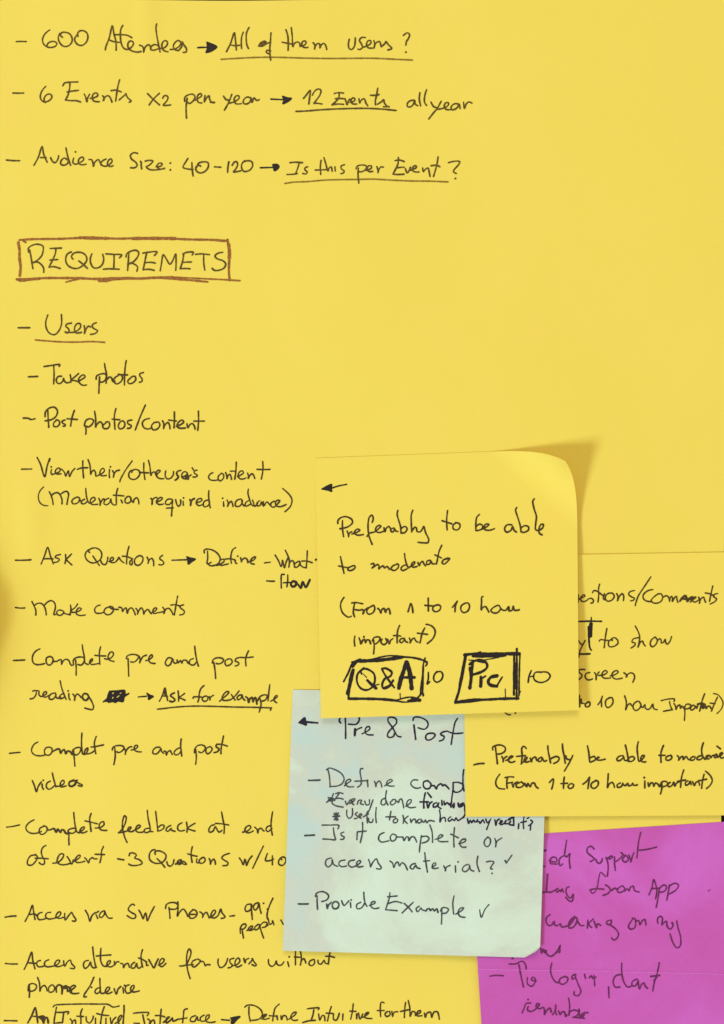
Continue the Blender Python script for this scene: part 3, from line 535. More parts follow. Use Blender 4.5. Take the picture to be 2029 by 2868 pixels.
580,100 590,150 615,110 640,95 655,130 682,160 675,172 640,168;805,98 775,105 760,140 775,170 805,150 825,110 830,140 850,165 880,160;845,-25 850,30 862,110 875,160;920,-12 915,60 920,110 945,150 980,150;878,58 940,52 1008,48
960,150 1000,125 1005,100 985,105 975,140 1005,158 1040,140;1040,105 1045,130 1040,145 1065,110 1085,112;1100,125 1120,130 1125,165 1140,135 1165,125 1178,160;1225,115 1200,135 1195,165 1225,165 1245,125 1248,150 1265,170 1290,150;1298,0 1285,50 1290,120 1300,160;1262,75 1300,90 1330,110;1335,110 1335,145 1350,140
w5 1355,90 1375,125 1402,165 1420,125 1440,85;1440,140 1480,120 1495,90 1475,80 1455,105 1450,140 1475,155 1510,125
@ 480 2500 3.248
75,668 130,660 165,600 180,540 165,512 148,540 140,620 150,710 172,782;140,660 200,655;225,610 195,625 185,655 205,678 240,655 265,620 240,605;265,630 285,625 300,640 310,665 330,655 352,658
428,605 425,645 445,682 480,670 505,630 512,600;570,598 535,610 535,635 555,660 545,678 518,685;560,665 605,650 625,620 610,595 590,610 580,650 600,678 640,660;660,598 672,640 680,610 705,600;705,650 738,610 735,595 750,625 775,660 765,668 735,655
885,610 888,650 915,672 945,650 955,620 965,655 1000,660 1025,630;1060,630 1070,672;1073,585;1130,535 1130,600 1130,658;1120,585 1180,590;1175,535 1185,600 1175,658;1180,630 1205,600 1225,640;1290,610 1260,625 1255,655 1280,665 1305,640 1300,608;1335,615 1340,645 1365,650 1390,615 1400,640 1430,650;1445,540 1435,600 1430,652;1405,580 1445,580 1485,590
L handwritten_line sepia 4.4 row reading phone or device
@ 0 2660 3.248
258,375 265,320 305,308 335,330 320,365 285,378 270,370;268,320 270,380 268,432;342,252 360,300 365,380 375,345 405,325 425,350 430,375;470,320 445,345 450,385 485,380 500,345 480,320
w5.5 515,385 515,340 535,320 560,330 565,405 575,345 605,330 615,380;w5.5 620,375 660,360 690,330 670,325 640,350 640,385 670,400 718,395;w6 560,330 590,350 625,340 650,380
855,252 820,330 768,410 765,430 788,428;835,342;910,345 880,355 865,385 880,400 905,385 915,350;910,262 912,330 920,395 945,398;945,395 985,375 1000,345 985,340 965,360 960,390 985,400 1020,385;w5 1040,355 1060,405 1075,360 1100,335;1120,345 1125,395;1135,325
1175,320 1150,330 1140,365 1155,395 1185,390 1220,345 1220,325 1200,330 1190,370 1210,385 1268,375
L handwritten_line sepia 4.4 lowest line about an intuitive interface
40,645 100,646 155,648;w5 255,665 290,600 322,528 335,590 345,665;300,605 350,610;w6 360,615 385,635 400,668 405,620 430,620 440,665;f 358,608 400,602 412,640 380,636
515,570 570,570 628,565 618,585;580,575 575,620 570,665;505,668 570,662;640,630 655,650 655,680 665,650 685,640 690,680;750,538 735,580 738,640 735,690;702,605 760,608;785,610 790,650 815,668 845,630 850,605;870,625 870,685
950,520 930,580 915,680;880,580 940,595 990,600;965,625 965,680;1005,620 1015,680 1030,640 1055,615;1050,670 1085,650 1110,600 1095,600 1075,640 1085,680
1215,578 1280,572 1355,575 1340,600;1300,595 1310,640 1320,690;1220,668 1270,672;1345,630 1365,645 1360,685 1380,650 1400,640 1410,680;1468,540 1462,600 1455,690;1415,600 1460,600 1500,612;w5.5 1490,660 1530,625 1545,610 1520,620 1515,665 1555,640 1570,620 1575,650 1620,632
@ 500 2660 2.0821
52,345 35,350 30,380 25,425;5,405 50,398;100,385 75,395 70,415 95,418 110,390 115,412 125,410;150,382 130,395 130,415 155,415 178,395 180,380 165,385 160,415 185,425 215,420
388,335 400,325 440,325 480,350 490,380 470,405 430,412;412,335 412,380 420,418;485,405 510,385 515,378 500,380 495,405 530,400;588,318 565,340 555,380 550,415;530,385 575,388;575,385 578,408;598,385 602,408 612,385 628,388 635,410;645,405 680,380 688,365 670,368 655,395 670,412 695,410
752,345 790,340 822,340 815,350;790,350 785,380 775,410;725,425 760,415 800,412;818,375 825,412 838,385 850,385 855,415;892,332 880,370 870,415;862,370 900,372;905,375 905,405 920,412 935,385 938,370;960,375 958,410;1020,315 1015,360 1005,405;1000,358 1035,360;1040,375 1040,402;1050,370 1060,405 1075,375;1075,395 1105,375 1110,365 1095,370 1088,395 1128,402
1200,310 1185,305 1178,330 1180,390;1160,355 1200,355;1220,360 1205,375 1215,390 1235,378 1230,360;1245,360 1250,390 1258,365 1280,362;1325,308 1320,350 1318,395;1295,360 1345,350;1340,295 1350,340 1352,390 1365,360 1380,365 1382,385;1385,380 1412,365 1412,355 1395,362 1392,385 1420,385;1435,370 1440,395 1450,370 1470,365 1478,395 1490,365 1510,362 1522,405
S arrow dark
252,408 300,412;f 305,398 335,392 360,390 340,410 318,433 308,428 312,410
S box_outline sepia
@ 0 2660 3.248
485,520 500,505 540,500 640,496 760,494 900,495 985,498 1030,522 1085,512;515,525 505,580 495,640 492,690;w5 1130,508 1130,560 1125,620 1120,690
'''
TOP_INK = '''
@ 880 1330 2.32
L handwritten_line sepia 4.8 first row of the note
155,315 155,298 175,278 210,272 245,290 250,310 225,335 185,348 168,350;185,298 185,350 192,402;215,365 222,385 225,405 228,380 245,370;245,385 280,372 298,360 285,352 265,365 262,380 285,392 320,388
378,310 385,280 375,262 360,275 352,310 352,360 358,400 378,452;345,400 360,380 395,370 425,345 435,335 425,328 405,340 400,365 425,375 455,365;455,345 462,370 468,350 485,335 495,345 500,365;520,345 505,350 498,365 512,372 525,352 530,365 545,368
545,232 540,255 550,295 562,335 565,378;565,350 590,335 605,350 590,375 565,378;642,230 632,260 632,310 635,372;640,360 655,340 665,345 670,368 690,370 705,350 712,335 725,375 745,420 740,440 710,442 675,438
868,232 862,290 865,358;832,298 870,310 895,318;925,312 905,325 905,350 930,358 948,340 945,318 920,310;1075,258 1058,275 1052,310 1052,362;1055,335 1075,320 1095,330 1090,352 1060,362;1095,352 1125,335 1138,322 1118,320 1105,335 1110,355 1140,360 1172,350
1285,325 1255,325 1238,350 1250,372 1280,360 1290,335 1300,360 1315,372;1318,212 1310,225 1325,280 1340,330 1345,372;1345,345 1370,330 1395,340 1390,362 1355,374 1345,365;1432,155 1422,170 1430,220 1445,270 1440,320 1440,355 1455,362 1485,345 1490,322 1475,322 1462,350 1465,380 1482,390
L handwritten_line sepia 4.8 second row of the note
172,532 182,580 195,640;160,592 200,600 225,605;245,595 222,605 222,620 245,620 268,602 262,590 242,595;370,580 388,576 390,590 378,605;390,598 415,582 422,595 420,612 435,598 450,592 458,605 475,595 490,615
545,580 515,590 500,610 520,622 545,605 550,585 540,578;605,585 580,590 565,610 575,622 605,610;588,512 592,545 605,590 615,605;620,600 650,580 655,565 640,570 632,590 645,600 670,595;675,570 685,590 690,575 705,562 715,580 725,590;755,555 735,560 732,580 750,580 760,560 768,578 785,578
830,458 812,500 800,560 795,580;785,520 828,540;870,545 845,550 832,572 845,580 870,560 882,545 865,542
L arrow black 4.8 arrow pointing left
w4.5 212,62 160,72 110,88;f 50,92 85,72 115,62 112,85 116,108 90,100
@ 930 1660 2.9527
L handwritten_line sepia 5.0 third row of the note
100,40 78,75 72,115 88,165 120,195 140,203 160,195;165,85 200,82 255,92;188,90 180,130 178,170 188,200;190,140 225,145 250,140;255,140 265,160 255,178 270,145 298,125;335,110 300,130 288,160 305,178 340,165 355,130 345,105 325,112;380,130 395,145 405,170 410,145 430,130 445,165 450,145 470,130 478,150 482,175
630,158 640,125 652,90 665,120 670,165;797,45 797,90 798,150;770,105 835,110;870,100 840,115 835,140 855,158 890,145 900,115 880,100 862,105;998,120 1015,100 1038,68 1022,110 1018,158;1100,88 1070,110 1068,145 1090,165 1125,150 1138,110 1125,85 1095,90
1250,32 1240,35 1238,80 1235,145 1245,125 1270,115 1285,135 1298,160;1370,105 1340,120 1315,145 1330,165 1370,165 1395,130 1380,105;1400,135 1415,145 1440,145 1462,115 1465,130 1465,150 1490,145 1500,110 1510,145 1548,142
L handwritten_line sepia 5.0 fourth row of the note
190,360 185,400 190,440;225,375 235,400 240,425 255,395 270,385 278,415 290,390 310,395 320,422;265,365;335,400 345,375 380,365 400,375 385,405 355,425 345,415;345,390 350,440 345,505;415,385 405,410 430,430 455,410 445,380;460,385 470,410 475,425 485,395 505,380
560,272 545,310 540,350 540,415;510,355 545,355 570,360;600,380 575,380 560,400 575,415 605,390 610,405 625,410;640,375 650,400 645,420 660,390 680,375 695,400 712,410;768,292 745,340 735,390 728,415;708,335 750,340 790,345;780,262 815,270 845,295 855,330 835,380 790,420
@ 940 1810 2.4606
L boxed_word black 6.0 heavy boxed letters rated ten
195,150 170,170 150,200 150,250 175,290 215,302 255,280 272,235 265,190 235,165 200,155 175,170 180,190;w2.9 190,190 215,215;w8.0 220,235 245,260 280,290;w3.4 255,275 300,262
320,155 345,152 388,180 380,205 340,225 322,265 330,290 360,285 398,235;322,160 340,195 375,245 405,285;w8.0 340,288 375,272
w13 490,112 470,170 450,230 437,288;w12 492,112 510,170 525,290;w8.0 470,215 545,215;w11.5 496,118 512,190
w5.2 640,180 640,225 632,262 650,245;w5.2 700,175 680,200 680,235 700,248 730,230 740,195 725,175 700,178
S box_outline black
115,110 170,105 240,100 320,95 400,85 465,75 540,80 600,95 632,110;w4.6 150,105 250,90 310,75 380,65 470,72;w10.3 165,102 280,98 390,86 460,75
w5.8 170,90 120,115 90,180 57,243;w10.3 122,165 110,210 100,260 85,325;w6.9 95,260 92,320 90,362;w8.0 90,362 200,362 330,366 420,375;w4.6 415,375 470,385 520,382 580,375;w4.6 420,372 500,352 550,355 580,375;w5.8 500,375 560,360 600,320 605,340
w4.6 618,82 605,130 602,190 592,260 585,340;w4.6 612,100 632,120 622,135;w4.6 606,140 603,260 600,330;w10.3 530,368 580,372;w8.0 145,105 118,140;w2.9 445,325 447,360
L boxed_word black 6.0 heavy boxed short word rated ten
w9.5 928,150 936,200 926,288;w8 945,120 940,180 935,230;w7.5 925,125 950,105 1000,95 1040,115 1045,145 1010,175 950,195;w10 985,98 1030,108
w9 1002,212 1003,240 1001,275;w5 1000,228 1035,205;w9 1114,203 1078,210 1056,232 1055,255 1075,270 1112,275;w7 1085,212 1112,208;w5 1110,280 1132,240 1150,212
w4.6 1350,168 1335,205 1328,250;w4.6 1420,180 1380,180 1365,205 1375,235 1415,250 1460,235 1480,205 1460,180 1415,178;w3.4 1345,210 1370,205
S box_outline black
w8.0 890,60 960,52 1080,52 1200,50 1270,50;w10.3 950,66 1080,66 1170,60;w3.4 920,95 1000,98 1080,85 1130,75;w3.4 980,45 1000,38;w6.9 895,55 885,120 865,220 850,310 825,390;w3.4 905,60 872,240 850,330;w6.9 825,388 930,370 1040,368 1150,362 1260,360;w4.6 830,392 920,385 1020,372
w5.8 1250,18 1250,100 1250,250 1248,365;w5.8 1232,70 1230,200 1230,335;w4.6 1272,50 1268,150 1265,340;w9.2 1243,120 1243,290;w9.2 1130,362 1170,362;w2.9 1170,295 1172,360;w3.4 1275,310 1262,345;w6.9 1190,56 1262,58
'''
MID_INK = '''
@ 1580 1580 3.617
L handwritten_line umber 4.4 cut off row about comments
w5 143,312 147,345 143,385;147,362 180,340 215,325 205,310 180,325 168,355 185,378 220,375 250,350;258,350 275,345 300,370 290,392 275,395;362,203 352,240 352,320 345,385;290,290 300,270 330,272 395,320;410,300 398,345 410,362;455,295 425,315 420,350 440,375 485,365 510,325 490,295 450,295;535,300 548,330 542,375 560,330 590,300 605,320 602,370;715,268 670,280 655,305 690,335 715,345 705,365 675,372
880,130 820,220 750,330 722,420;900,258 850,270 805,310 805,350 840,375 890,380;955,300 915,330 885,365 900,390 945,395 985,375 1000,330 980,300 950,305;1005,335 1040,320 1065,345 1070,380 1075,345 1090,325 1100,345 1098,380 1120,340 1140,325 1145,360 1155,388
w6 1175,375 1200,340 1230,320 1245,350 1250,380 1275,345 1300,335;w7 1195,350 1290,355;1280,385 1320,350 1340,335 1320,335 1300,370 1330,385 1360,365;1365,335 1375,365 1372,400 1385,355 1415,335 1425,365 1435,385;1508,222 1492,290 1475,375;1430,292 1490,305 1520,325;1558,298 1520,310 1515,330 1545,350 1535,375 1480,405
L boxed_word umber 4.4 cut off row reading to show
145,771 165,800 190,820;215,775 190,820 165,873 150,943;435,652 420,740 408,845;358,780 370,765 420,772 445,772;490,765 465,770 450,800 460,835 510,832 548,800 540,765 510,745 480,760 490,775;760,745 700,760 690,790 720,800 720,820 680,850;722,628 755,690 768,750 750,845 775,790 795,780 808,810 825,830
920,740 885,770 875,815 895,838 930,815 945,770 925,740;945,780 970,755 985,770 985,800 1010,790 1025,760 1030,790 1045,812 1075,780 1090,735
S box_outline black
w5 125,582 270,578 380,580;w4 277,540 276,600;w8 270,605 262,735;w4 285,600 280,735;w5 248,635 252,750 265,855 278,872;w5 120,911 200,911 265,909
@ 1580 1780 3.617
L handwritten_line umber 4.6 cut off row reading screen
210,345 165,345 148,365 180,395 180,420 150,445;262,375 225,385 215,420 245,450 290,440;310,375 325,400 325,450 330,410 355,370;355,405 410,395 440,370 420,355 395,370 385,410 410,432 470,430;470,410 520,395 550,370 535,355 500,370 485,405 520,440 590,432;608,378 630,395 632,425 645,395 680,378 710,395 715,430 698,472
L handwritten_line umber 4.4 cut off row rating importance to ten
w5.5 155,610 158,670 160,720;150,685 185,685 205,690;175,645 180,690;w5.5 240,675 218,695 220,720 250,720 265,695 255,672 240,678;345,700 370,665 390,612 380,660 382,722;470,630 430,650 420,695 440,730 475,715 498,670 485,630 455,630;615,612 630,660 632,700 625,755 645,705 670,690 685,710
745,665 710,690 700,730 725,760 765,740 780,700 760,668;780,715 800,730 820,700 825,735 850,750 880,730 900,695 910,740 945,752;985,660 1050,645 1120,645 1115,668;1070,670 1078,710 1095,750;1008,768 1060,758 1098,752;1115,690 1130,715 1135,750 1150,715 1175,705 1180,740 1195,715 1215,740
1225,735 1235,700 1265,695 1285,705 1270,735 1235,745;1222,720 1225,790 1220,860;1300,710 1280,735 1290,755 1315,745 1330,720 1310,705;1335,715 1345,740 1360,700 1385,690;1425,592 1400,660 1375,765;1350,695 1400,685 1430,700;w7 1410,705 1395,720 1410,735 1425,710 1440,735;1445,740 1460,715 1480,720 1490,740;1555,625 1525,690 1495,765;1480,685 1530,690;w3.5 1515,588 1560,600 1600,650 1612,690 1590,750 1550,790
@ 940 1810 2.4606
1150,440 1175,462 1190,472 1205,472;1240,461
@ 1290 1980 2.1976
L handwritten_line sepia 5.0 bullet about being able to moderate
82,357 110,350 145,348;200,265 198,250 215,238 250,235 275,250 275,270 250,288 220,290;215,245 222,300 228,350;255,305 262,320 262,340 268,318 285,305;280,330 310,315 325,305 312,302 298,315 298,335 315,342 335,335;405,255 390,242 378,255 380,300 375,350;345,305 400,300;378,345 405,325 412,310 400,312 392,330 405,340 425,335
430,315 438,340 442,320 460,308 470,330;500,310 482,318 480,335 495,335 505,315 515,335 530,330;538,240 540,270 548,310 555,345;555,320 590,305 608,315 600,335 575,348;628,228 630,260 638,300 645,345;648,300 655,320 672,325;692,298 675,335 640,395
782,240 790,280 795,335;795,315 825,305 830,325 800,340;825,330 845,315 855,310 845,310 840,325 860,328 890,322;1000,300 975,305 962,325 975,332 1000,315 1005,305 1010,328 1025,330;1015,235 1025,275 1035,335;1035,315 1060,305 1072,318 1055,335 1035,335;1095,215 1088,250 1092,300 1100,335 1125,315 1132,300 1118,300 1110,320 1120,338 1140,338
1250,238 1235,280 1235,340;1222,298 1260,298;1285,300 1268,308 1265,325 1285,328 1302,312 1295,298;1335,300 1345,312 1342,330 1358,308 1370,305 1372,325 1390,305 1402,322 1410,325;1435,305 1418,315 1418,328 1438,325 1445,308;1490,300 1465,305 1455,320 1475,325 1495,308;1495,222 1485,260 1490,300 1505,322
1505,318 1525,305 1528,298 1515,300 1512,318 1530,320;1535,298 1542,315 1550,300 1560,298;1575,290 1560,305 1570,315 1580,295 1585,310;1580,242 1600,258;1595,305 1615,285 1605,282 1595,295 1605,315 1624,310
L handwritten_line sepia 5.0 bracketed row rating importance
242,415 222,445 218,475 235,500 272,505;275,435 305,430 328,432;290,435 285,465 288,500;285,470 320,465;318,475 325,495 330,475 350,462;365,465 345,475 345,492 370,495 390,478 375,462;395,470 408,492 415,470 430,492 440,470 455,470 465,490 478,500
548,465 572,442 570,475 562,505;640,432 635,465 635,502;618,472 660,470;680,472 662,488 672,502 692,495 697,478 682,472;755,475 775,460 795,432 790,465 785,502;832,455 808,470 805,492 822,502 845,485 848,460 832,452
910,412 908,450 905,498 915,475 935,465 945,480 948,495;985,468 965,480 968,495 990,490 1000,470;1000,475 1015,485 1030,470 1035,485 1055,480 1060,468 1065,482 1088,480;1135,455 1135,498;1132,435;1155,465 1160,490 1172,468 1185,470 1190,490 1200,468 1215,475 1225,490
1230,485 1240,462 1268,460 1275,475 1255,490 1235,490;1238,465 1240,500 1232,535;1290,465 1275,480 1285,492 1305,480 1310,465;1315,465 1320,488 1330,470 1345,462;1375,388 1362,430 1355,495;1335,458 1385,450;1400,455 1385,465 1388,482 1405,475 1415,458 1420,478;1430,460 1440,485 1450,465 1465,460 1472,482;1500,415 1490,455 1485,500;1465,455 1515,445;1508,395 1540,425 1550,455 1535,485 1515,502
'''
BLUE_INK = '''
@ 810 1980 3.123
L title navy 4.6 title row reading pre and post
455,85 442,105 440,125 452,140;492,70 492,100 495,180 495,275;600,75 615,98 608,130 585,152 520,150;w7 578,195 575,250;578,215 600,195 635,180;640,235 680,215 708,190 700,172 678,178 665,210 680,240 735,245
980,262 950,255 905,180 865,120 870,95 900,90 935,105 940,140 905,180 865,230 862,258 885,268 915,255 920,235;1085,118 1090,95 1120,88 1170,100 1210,130 1215,165 1185,195 1130,182;w5 1092,158 1100,220 1108,285;1240,228 1205,240 1195,270 1210,290 1250,280 1278,245 1260,230 1235,232
1385,212 1345,220 1325,238 1358,262 1345,288 1315,298;1475,100 1455,130 1435,220 1418,330;1385,212 1440,232 1520,228
S arrow navy
w6 250,140 155,132;f 85,138 138,93 145,120 152,160 120,150
L handwritten_line slate 4.0 bullet starting with define
w5.5 172,643 220,642 268,640;328,550 350,535 400,548 460,585 482,630 465,670 420,692 358,695;340,548 352,600 360,700;485,690 515,665 542,645 530,632 500,650 495,680 520,698 565,698;645,540 628,540 622,570 632,640 628,680 600,702;575,650 690,645;682,640 688,670 690,700;748,650 755,670 760,700 765,670 790,648 805,670 812,700;838,690 875,665 905,645 890,635 860,650 855,680 880,692 920,692
1125,640 1085,640 1065,670 1085,700 1120,712 1150,705
S handwritten_word navy
w5 1215,645 1180,655 1175,690 1195,715 1230,710 1240,670 1215,650;w5 1240,690 1270,690 1290,718 1300,690 1330,672 1345,690 1360,680 1400,718;w4.5 1435,665 1435,720 1425,790 1420,845;w4.5 1435,662 1480,660 1520,680 1515,720 1480,745 1450,745 1440,735;w4.5 1528,550 1522,600 1522,680 1530,735
@ 840 2200 2.388
L handwritten_line slate 4.0 starred row about training
w4 225,55 210,100;190,80 235,100;w4.5 180,112 215,90;f 190,100 205,82 228,92 215,105;240,55 265,48 290,55;265,50 245,80 215,115 240,135 290,145;235,90 265,85 290,92;305,105 315,130 325,115 340,95;335,120 360,105 370,90 355,90 345,110 360,128;385,125 395,100 415,100 405,120 425,128;435,105 445,130 465,125 465,95;490,95 475,140 460,175 442,198
575,85 550,95 545,125 565,130 580,105;580,35 575,70 575,100 590,130;620,100 605,115 615,130 640,115 640,95 620,95;650,105 660,115 668,95 680,90 690,120 695,150;710,140 745,110 745,95 725,100 715,130 735,148 775,145
S handwritten_word navy
w5 840,50 830,100 830,150;w5 805,110 860,110;w5 855,48 880,80;w5 850,115 858,150 870,120 885,110;w5 915,115 895,125 895,145 915,140 930,115 925,140 945,155;w5 950,100 952,130;w5 965,105 970,130 985,115 1000,130;w5 1005,120 1012,145;w5 1020,130 1030,150 1032,120;w6 1060,120 1068,145 1080,125 1095,120;w5 1085,125 1075,145 1100,130 1105,165 1105,195 1090,215
L handwritten_line slate 4.0 starred row about reading
w5 222,208 265,205;w5 230,188 255,230;w5 258,185 232,228;w5 243,182 245,232;315,165 315,200 330,220 350,205 352,155;385,180 370,192 385,205 380,220 365,222;395,215 415,195 405,190 395,205 410,220;460,170 450,180 450,215 452,250;425,210 460,190;460,220 465,245 485,245 490,225;512,148 508,200 512,250
610,172 605,200 600,230;575,210 640,210;640,222 625,235 630,250 650,245 655,228 640,220;690,200 695,225 692,252;725,205 700,230 720,255;740,225 745,250 755,230 770,225 778,250;800,225 785,240 795,252 815,240 810,225;818,235 830,248 840,230 850,250 865,235 900,240
S handwritten_word navy
w4.3 935,165 940,200 938,245 950,220 970,215 975,240;w4.3 1010,210 992,225 1000,240 1018,225;w4.3 1020,225 1035,235 1045,215 1058,235 1080,222 1098,212;w4.3 1122,224 1130,256 1140,232 1150,250 1162,232 1172,245;w4.3 1190,228 1180,245 1200,240 1205,255 1225,230 1235,250;w4.2 1245,225 1255,250 1278,225;w4.2 1272,235 1250,295
w4.2 1305,230 1312,268 1320,235 1335,225;w5.2 1335,255 1355,240 1345,235 1345,262 1365,255;w5.2 1380,235 1370,255 1390,255;w6 1395,230 1420,215;w5.2 1410,240 1400,260 1430,265;w5 1430,210 1432,268;w4.2 1465,255 1462,288;w4.2 1500,210 1495,255 1498,288;w4.2 1478,248 1515,240;w4.2 1520,222 1532,215;w4.2 1530,270 1558,245 1545,232;w4.2 1545,265 1542,298
L handwritten_line slate 4.2 bullet asking about complete or access
w5.5 35,335 98,332;150,265 200,265 262,268 255,290;225,285 230,325 240,360;155,358 195,360 235,365;295,312 275,320 280,335 298,345 290,360 272,360;385,310 382,362;420,248 420,310 405,382;385,310 445,305
565,315 535,330 528,360 545,378 595,370;620,325 605,345 615,372 640,362 645,335 625,325;645,345 685,345;690,345 698,370 712,345 725,345 730,370 745,345 765,345 782,378;810,345 850,340 865,355 850,375 820,385;815,335 805,395 800,445;870,265 885,310 888,380;905,360 940,350 958,335 940,330 925,350 930,372 990,375;1035,282 1030,340 1032,412;1010,325 1060,350;1065,390 1105,375 1110,360 1090,360 1070,385 1085,412 1112,412
1260,345 1238,365 1235,395 1255,410 1275,385 1272,355 1255,345;1305,355 1312,380 1310,412 1318,375 1350,352
@ 820 2330 2.2556
L handwritten_line slate 4.2 row asking about access material
245,165 215,175 208,205 225,222 248,200 250,175 258,205 285,218;330,178 300,185 292,205 310,220 340,215;390,178 360,185 352,205 370,222 400,215 430,190 425,180 405,195 410,220 445,218;480,175 490,205 492,222 505,195 530,170 540,195 560,225 555,235 530,232
615,185 630,195 640,225 650,200 665,190 675,215 690,195 708,205 725,240;775,200 755,205 742,225 760,235 778,210 785,225 805,232;835,132 840,180 852,255;828,185 865,182;880,225 905,205 900,195 885,205 885,230 920,228;955,215 965,235 965,250 970,225 995,212;1028,215 1030,255;1045,190;1110,205 1085,215 1072,240 1090,252 1115,230 1118,210 1125,240 1145,248;1170,155 1165,200 1180,250;1225,190 1250,185 1272,190 1260,210 1250,232 1262,235;1260,262
S check_mark slate
w6 1343,182 1352,195;w4 1350,197 1385,148
L handwritten_line slate 4.2 bullet to provide an example
w4.8 35,455 70,456 100,455;w4.8 145,408 150,390 175,378 205,382 228,405 215,430 185,440;w4.8 155,405 155,450 158,490;w5 215,455 220,485 225,465 245,445;w5 265,440 250,460 260,485 285,480 292,455 275,440 260,445;310,435 325,465 355,435;365,445 368,478;370,430;430,445 405,460 408,485 435,480 455,450;450,382 452,420 460,455 470,470;485,465 520,450 520,440 500,445 495,470 515,485 545,480
600,410 660,405;615,385 610,420 588,490;600,455 650,440 690,450;588,492 625,495 660,498;705,452 735,480 755,505;762,445 725,480 692,512;800,470 780,485 790,505 812,480 815,490 845,500;w5 848,490 865,485 870,498 885,485 895,500 910,485 918,508;935,500 945,480 970,480 985,490 970,512 945,515;942,485 942,540 940,582;1020,405 1012,450 1018,520;1030,520 1070,495 1080,480 1060,482 1045,510 1060,535 1090,540
S check_mark slate
w3.8 1182,492 1192,540 1215,490 1240,460
'''
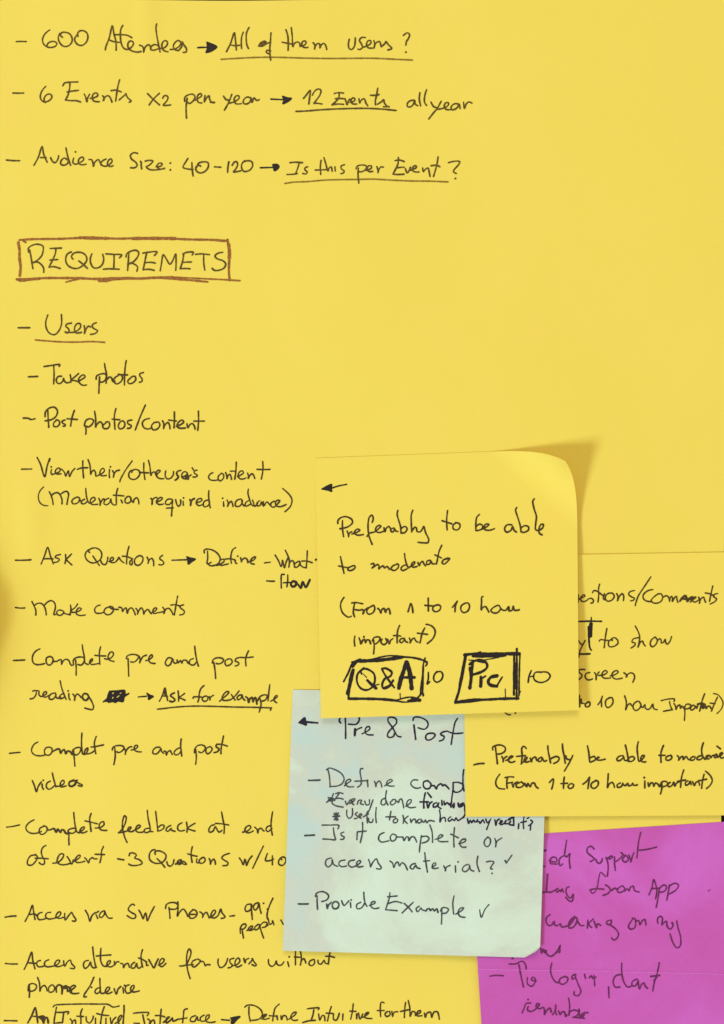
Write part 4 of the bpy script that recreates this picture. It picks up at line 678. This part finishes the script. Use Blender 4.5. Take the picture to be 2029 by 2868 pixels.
PINK_INK = '''
@ 1480 2310 2.958
L handwritten_line plum 4.4 cut off row about support
w6 120,216 145,212;100,345 140,345;175,295 205,308 235,305 232,275 205,268 185,285 185,320 240,325;318,130 310,180 300,250;300,255 265,275 255,315 265,340 285,325;300,255 320,265 345,240 340,290 348,360
545,200 520,178 490,195 490,230 530,265 548,285 515,305;560,285 570,310 590,320 610,300 612,280;645,272 660,320 662,370 655,425;650,285 690,258 698,270 670,285;715,265 715,320 722,378;725,305 760,280 785,245 770,232;800,262 780,285 800,310 828,292 820,262 790,250;835,250 845,285 850,310 860,270 875,232;932,65 915,140 900,275;910,212 980,205 1065,185
L handwritten_line plum 4.4 cut off row reading from app
w5 160,412 155,480 150,550;w5 90,560 190,558;190,560 235,535 250,525 228,540 240,560 260,540 270,555 280,530 290,560;340,515 322,520 312,550 330,595 350,608 372,575 365,630 345,635 310,600
w3.5 640,430 600,395 585,440 570,520 550,560 530,568 515,545;510,540 560,530 625,535;620,585 660,570 680,540 660,510 640,500;690,545 720,525 735,540;770,510 740,535 745,560 780,555 800,530 780,505;800,550 820,530 835,550 845,520 870,510 880,545 920,558
1000,580 1025,520 1040,455 1065,540 1055,615;1020,530 1085,525;1085,530 1120,500 1145,510 1130,550 1085,560;1085,530 1075,610 1060,685;w5 1148,625 1155,585;1155,590 1170,500;1165,510 1215,485 1245,500 1225,540 1165,575;w2 1495,555 1490,545 1510,540
@ 1480 2540 2.958
L handwritten_line plum 4.6 row about working on something
w5 180,65 155,85 148,125 170,155 195,150 215,120 220,150 245,155 265,140 275,165 300,165;w5 300,165 340,150 385,85 355,105 335,145 340,175 370,170 395,140 405,100 380,80;405,105 415,130 435,155 460,155;495,110 492,140 490,175;540,100 500,145 525,170;545,120 555,145 565,175 575,140 600,155;690,110 660,115 648,135 675,150 690,120;680,150 725,185 748,225 735,260 710,275 690,258
870,95 845,130 830,165 850,185 880,175 890,140 885,100 865,95;890,120 915,115 925,150 945,115 965,105 975,150;1075,135 1070,105 1090,78 1110,90 1108,150 1125,130 1145,120 1150,160 1175,185 1200,155 1190,130;w4 1230,115 1240,170 1262,250 1260,320 1235,340 1205,310 1175,225
L handwritten_word plum 4.6 single short word beside the blue note corner
w5.5 85,340 105,345 110,385 125,350 135,380 148,360 152,390 185,410 215,395 245,360 265,320;w5 262,330 258,380 245,360
@ 1330 2650 2.7067
L handwritten_line plum 4.4 bullet about logging in
115,228 160,222 218,225;260,135 310,135 360,115 385,140 390,175;335,140 350,220 370,310;400,240 400,285 430,305 455,280 460,250 440,235 430,255 465,265;585,128 575,180 590,240 620,275 645,275;690,230 650,245 640,275 665,290 700,270 705,240 680,230;760,215 740,225 740,250 760,240 765,215;765,240 785,290 805,345 785,375 755,370 755,345;832,212 840,245;868,240 885,225 895,245 918,235;905,225 910,300
1015,310 1018,390;1115,215 1070,225 1050,265 1065,310 1100,310;1115,130 1115,200 1130,270 1160,310 1195,300;1230,250 1195,270 1195,300 1220,300 1240,260;1240,270 1250,325 1265,290 1285,280 1290,300 1310,320;1400,125 1385,200 1365,260 1350,340;w5.5 1335,230 1400,222;w6 1360,260 1380,238;w6 287,80 287,92
L handwritten_line plum 4.6 lowest row reading remember
360,505 375,470 390,435 425,432;405,405;405,460 400,485 430,495 470,470 490,440 475,435 465,460 490,475 520,465 530,490 528,520 545,490 570,470 580,500;w5 590,520 610,490 615,445 612,490 620,520;635,490 650,520 660,500 680,500 690,535 700,520;712,395 720,450 715,525;720,500 750,485 790,500 770,530 745,540;w5.5 790,480 795,540;745,540 820,545;w5 800,545 830,520 820,510 805,535 830,548 ;830,505 858,505
@ 0 0 1
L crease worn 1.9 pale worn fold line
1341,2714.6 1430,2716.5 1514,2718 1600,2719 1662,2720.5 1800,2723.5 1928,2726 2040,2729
'''
write(SHEET_INK, sheet, s_sheet)

def z_pink(s, t):
    c = 0.50 + 0.085 * s                      # crease across the note
    z = 1.6 + 9 * (1 - math.exp(-max(0, t) / 0.06)) + (20 * t if t < c else 20 * c - 36 * (t - c))
    z += 1.3 * math.exp(-((t - c) / 0.006) ** 2)
    return z + 0.8 * math.sin(7 * s + 2 * t) * t + 0.4 * math.sin(19 * s + 3) * math.sin(13 * t)
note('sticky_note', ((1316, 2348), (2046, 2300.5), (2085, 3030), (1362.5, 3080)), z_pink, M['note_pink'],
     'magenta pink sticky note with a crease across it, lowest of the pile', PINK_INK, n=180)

def z_blue(s, t):
    z = 3 + 24 * t + 16 * max(0, s - .6) * max(0, t - .3)
    z += 2.4 * math.sin(4.4 * s + 1.2) * math.sin(3.1 * t + .4) * t + 1.5 * math.sin(11 * s + 5 * t) * math.sin(6 * t + 2 * s + 1) + 0.5 * math.sin(27 * s - 8 * t) * math.sin(17 * t)
    return z
BR = (1512.5, 2683)
note('sticky_note', ((820.6, 1932), (1537, 1940), BR, (792.5, 2662.5)), z_blue, M['note_blue'],
     'pale blue green sticky note with a turned up bottom right corner', BLUE_INK, roll(BR, (0.55, 0.84), 29.5, 6, 1.45), n=180)

def z_mid(s, t):
    return 4.5 + 14 * t + 0.5 * math.sin(6 * s + 3 * t) + 5 * (1 - s) * t
note('sticky_note', ((1297, 1559), (2041, 1546.5), (2043, 2283.5), (1304.6, 2287.5)), z_mid, M['note_yellow'],
     "yellow sticky note half hidden by the curled one, at the sheet's right edge", MID_INK)

def z_top(s, t):
    z = 2.5 + 16 * t + 17 * max(0, t) ** 1.5 + 14 * s * max(0, t - .08)
    return z + 0.8 * math.sin(5 * s + 1) * t
TR = (1616, 1255.5)
note('sticky_note', ((883, 1283.5), TR, (1621.7, 1989), (899.6, 2012)), z_top, M['note_yellow'],
     'yellow sticky note with its top right corner curled up, topmost of the pile', TOP_INK, roll(TR, (0.66, -0.75), 175, 130), n=160)
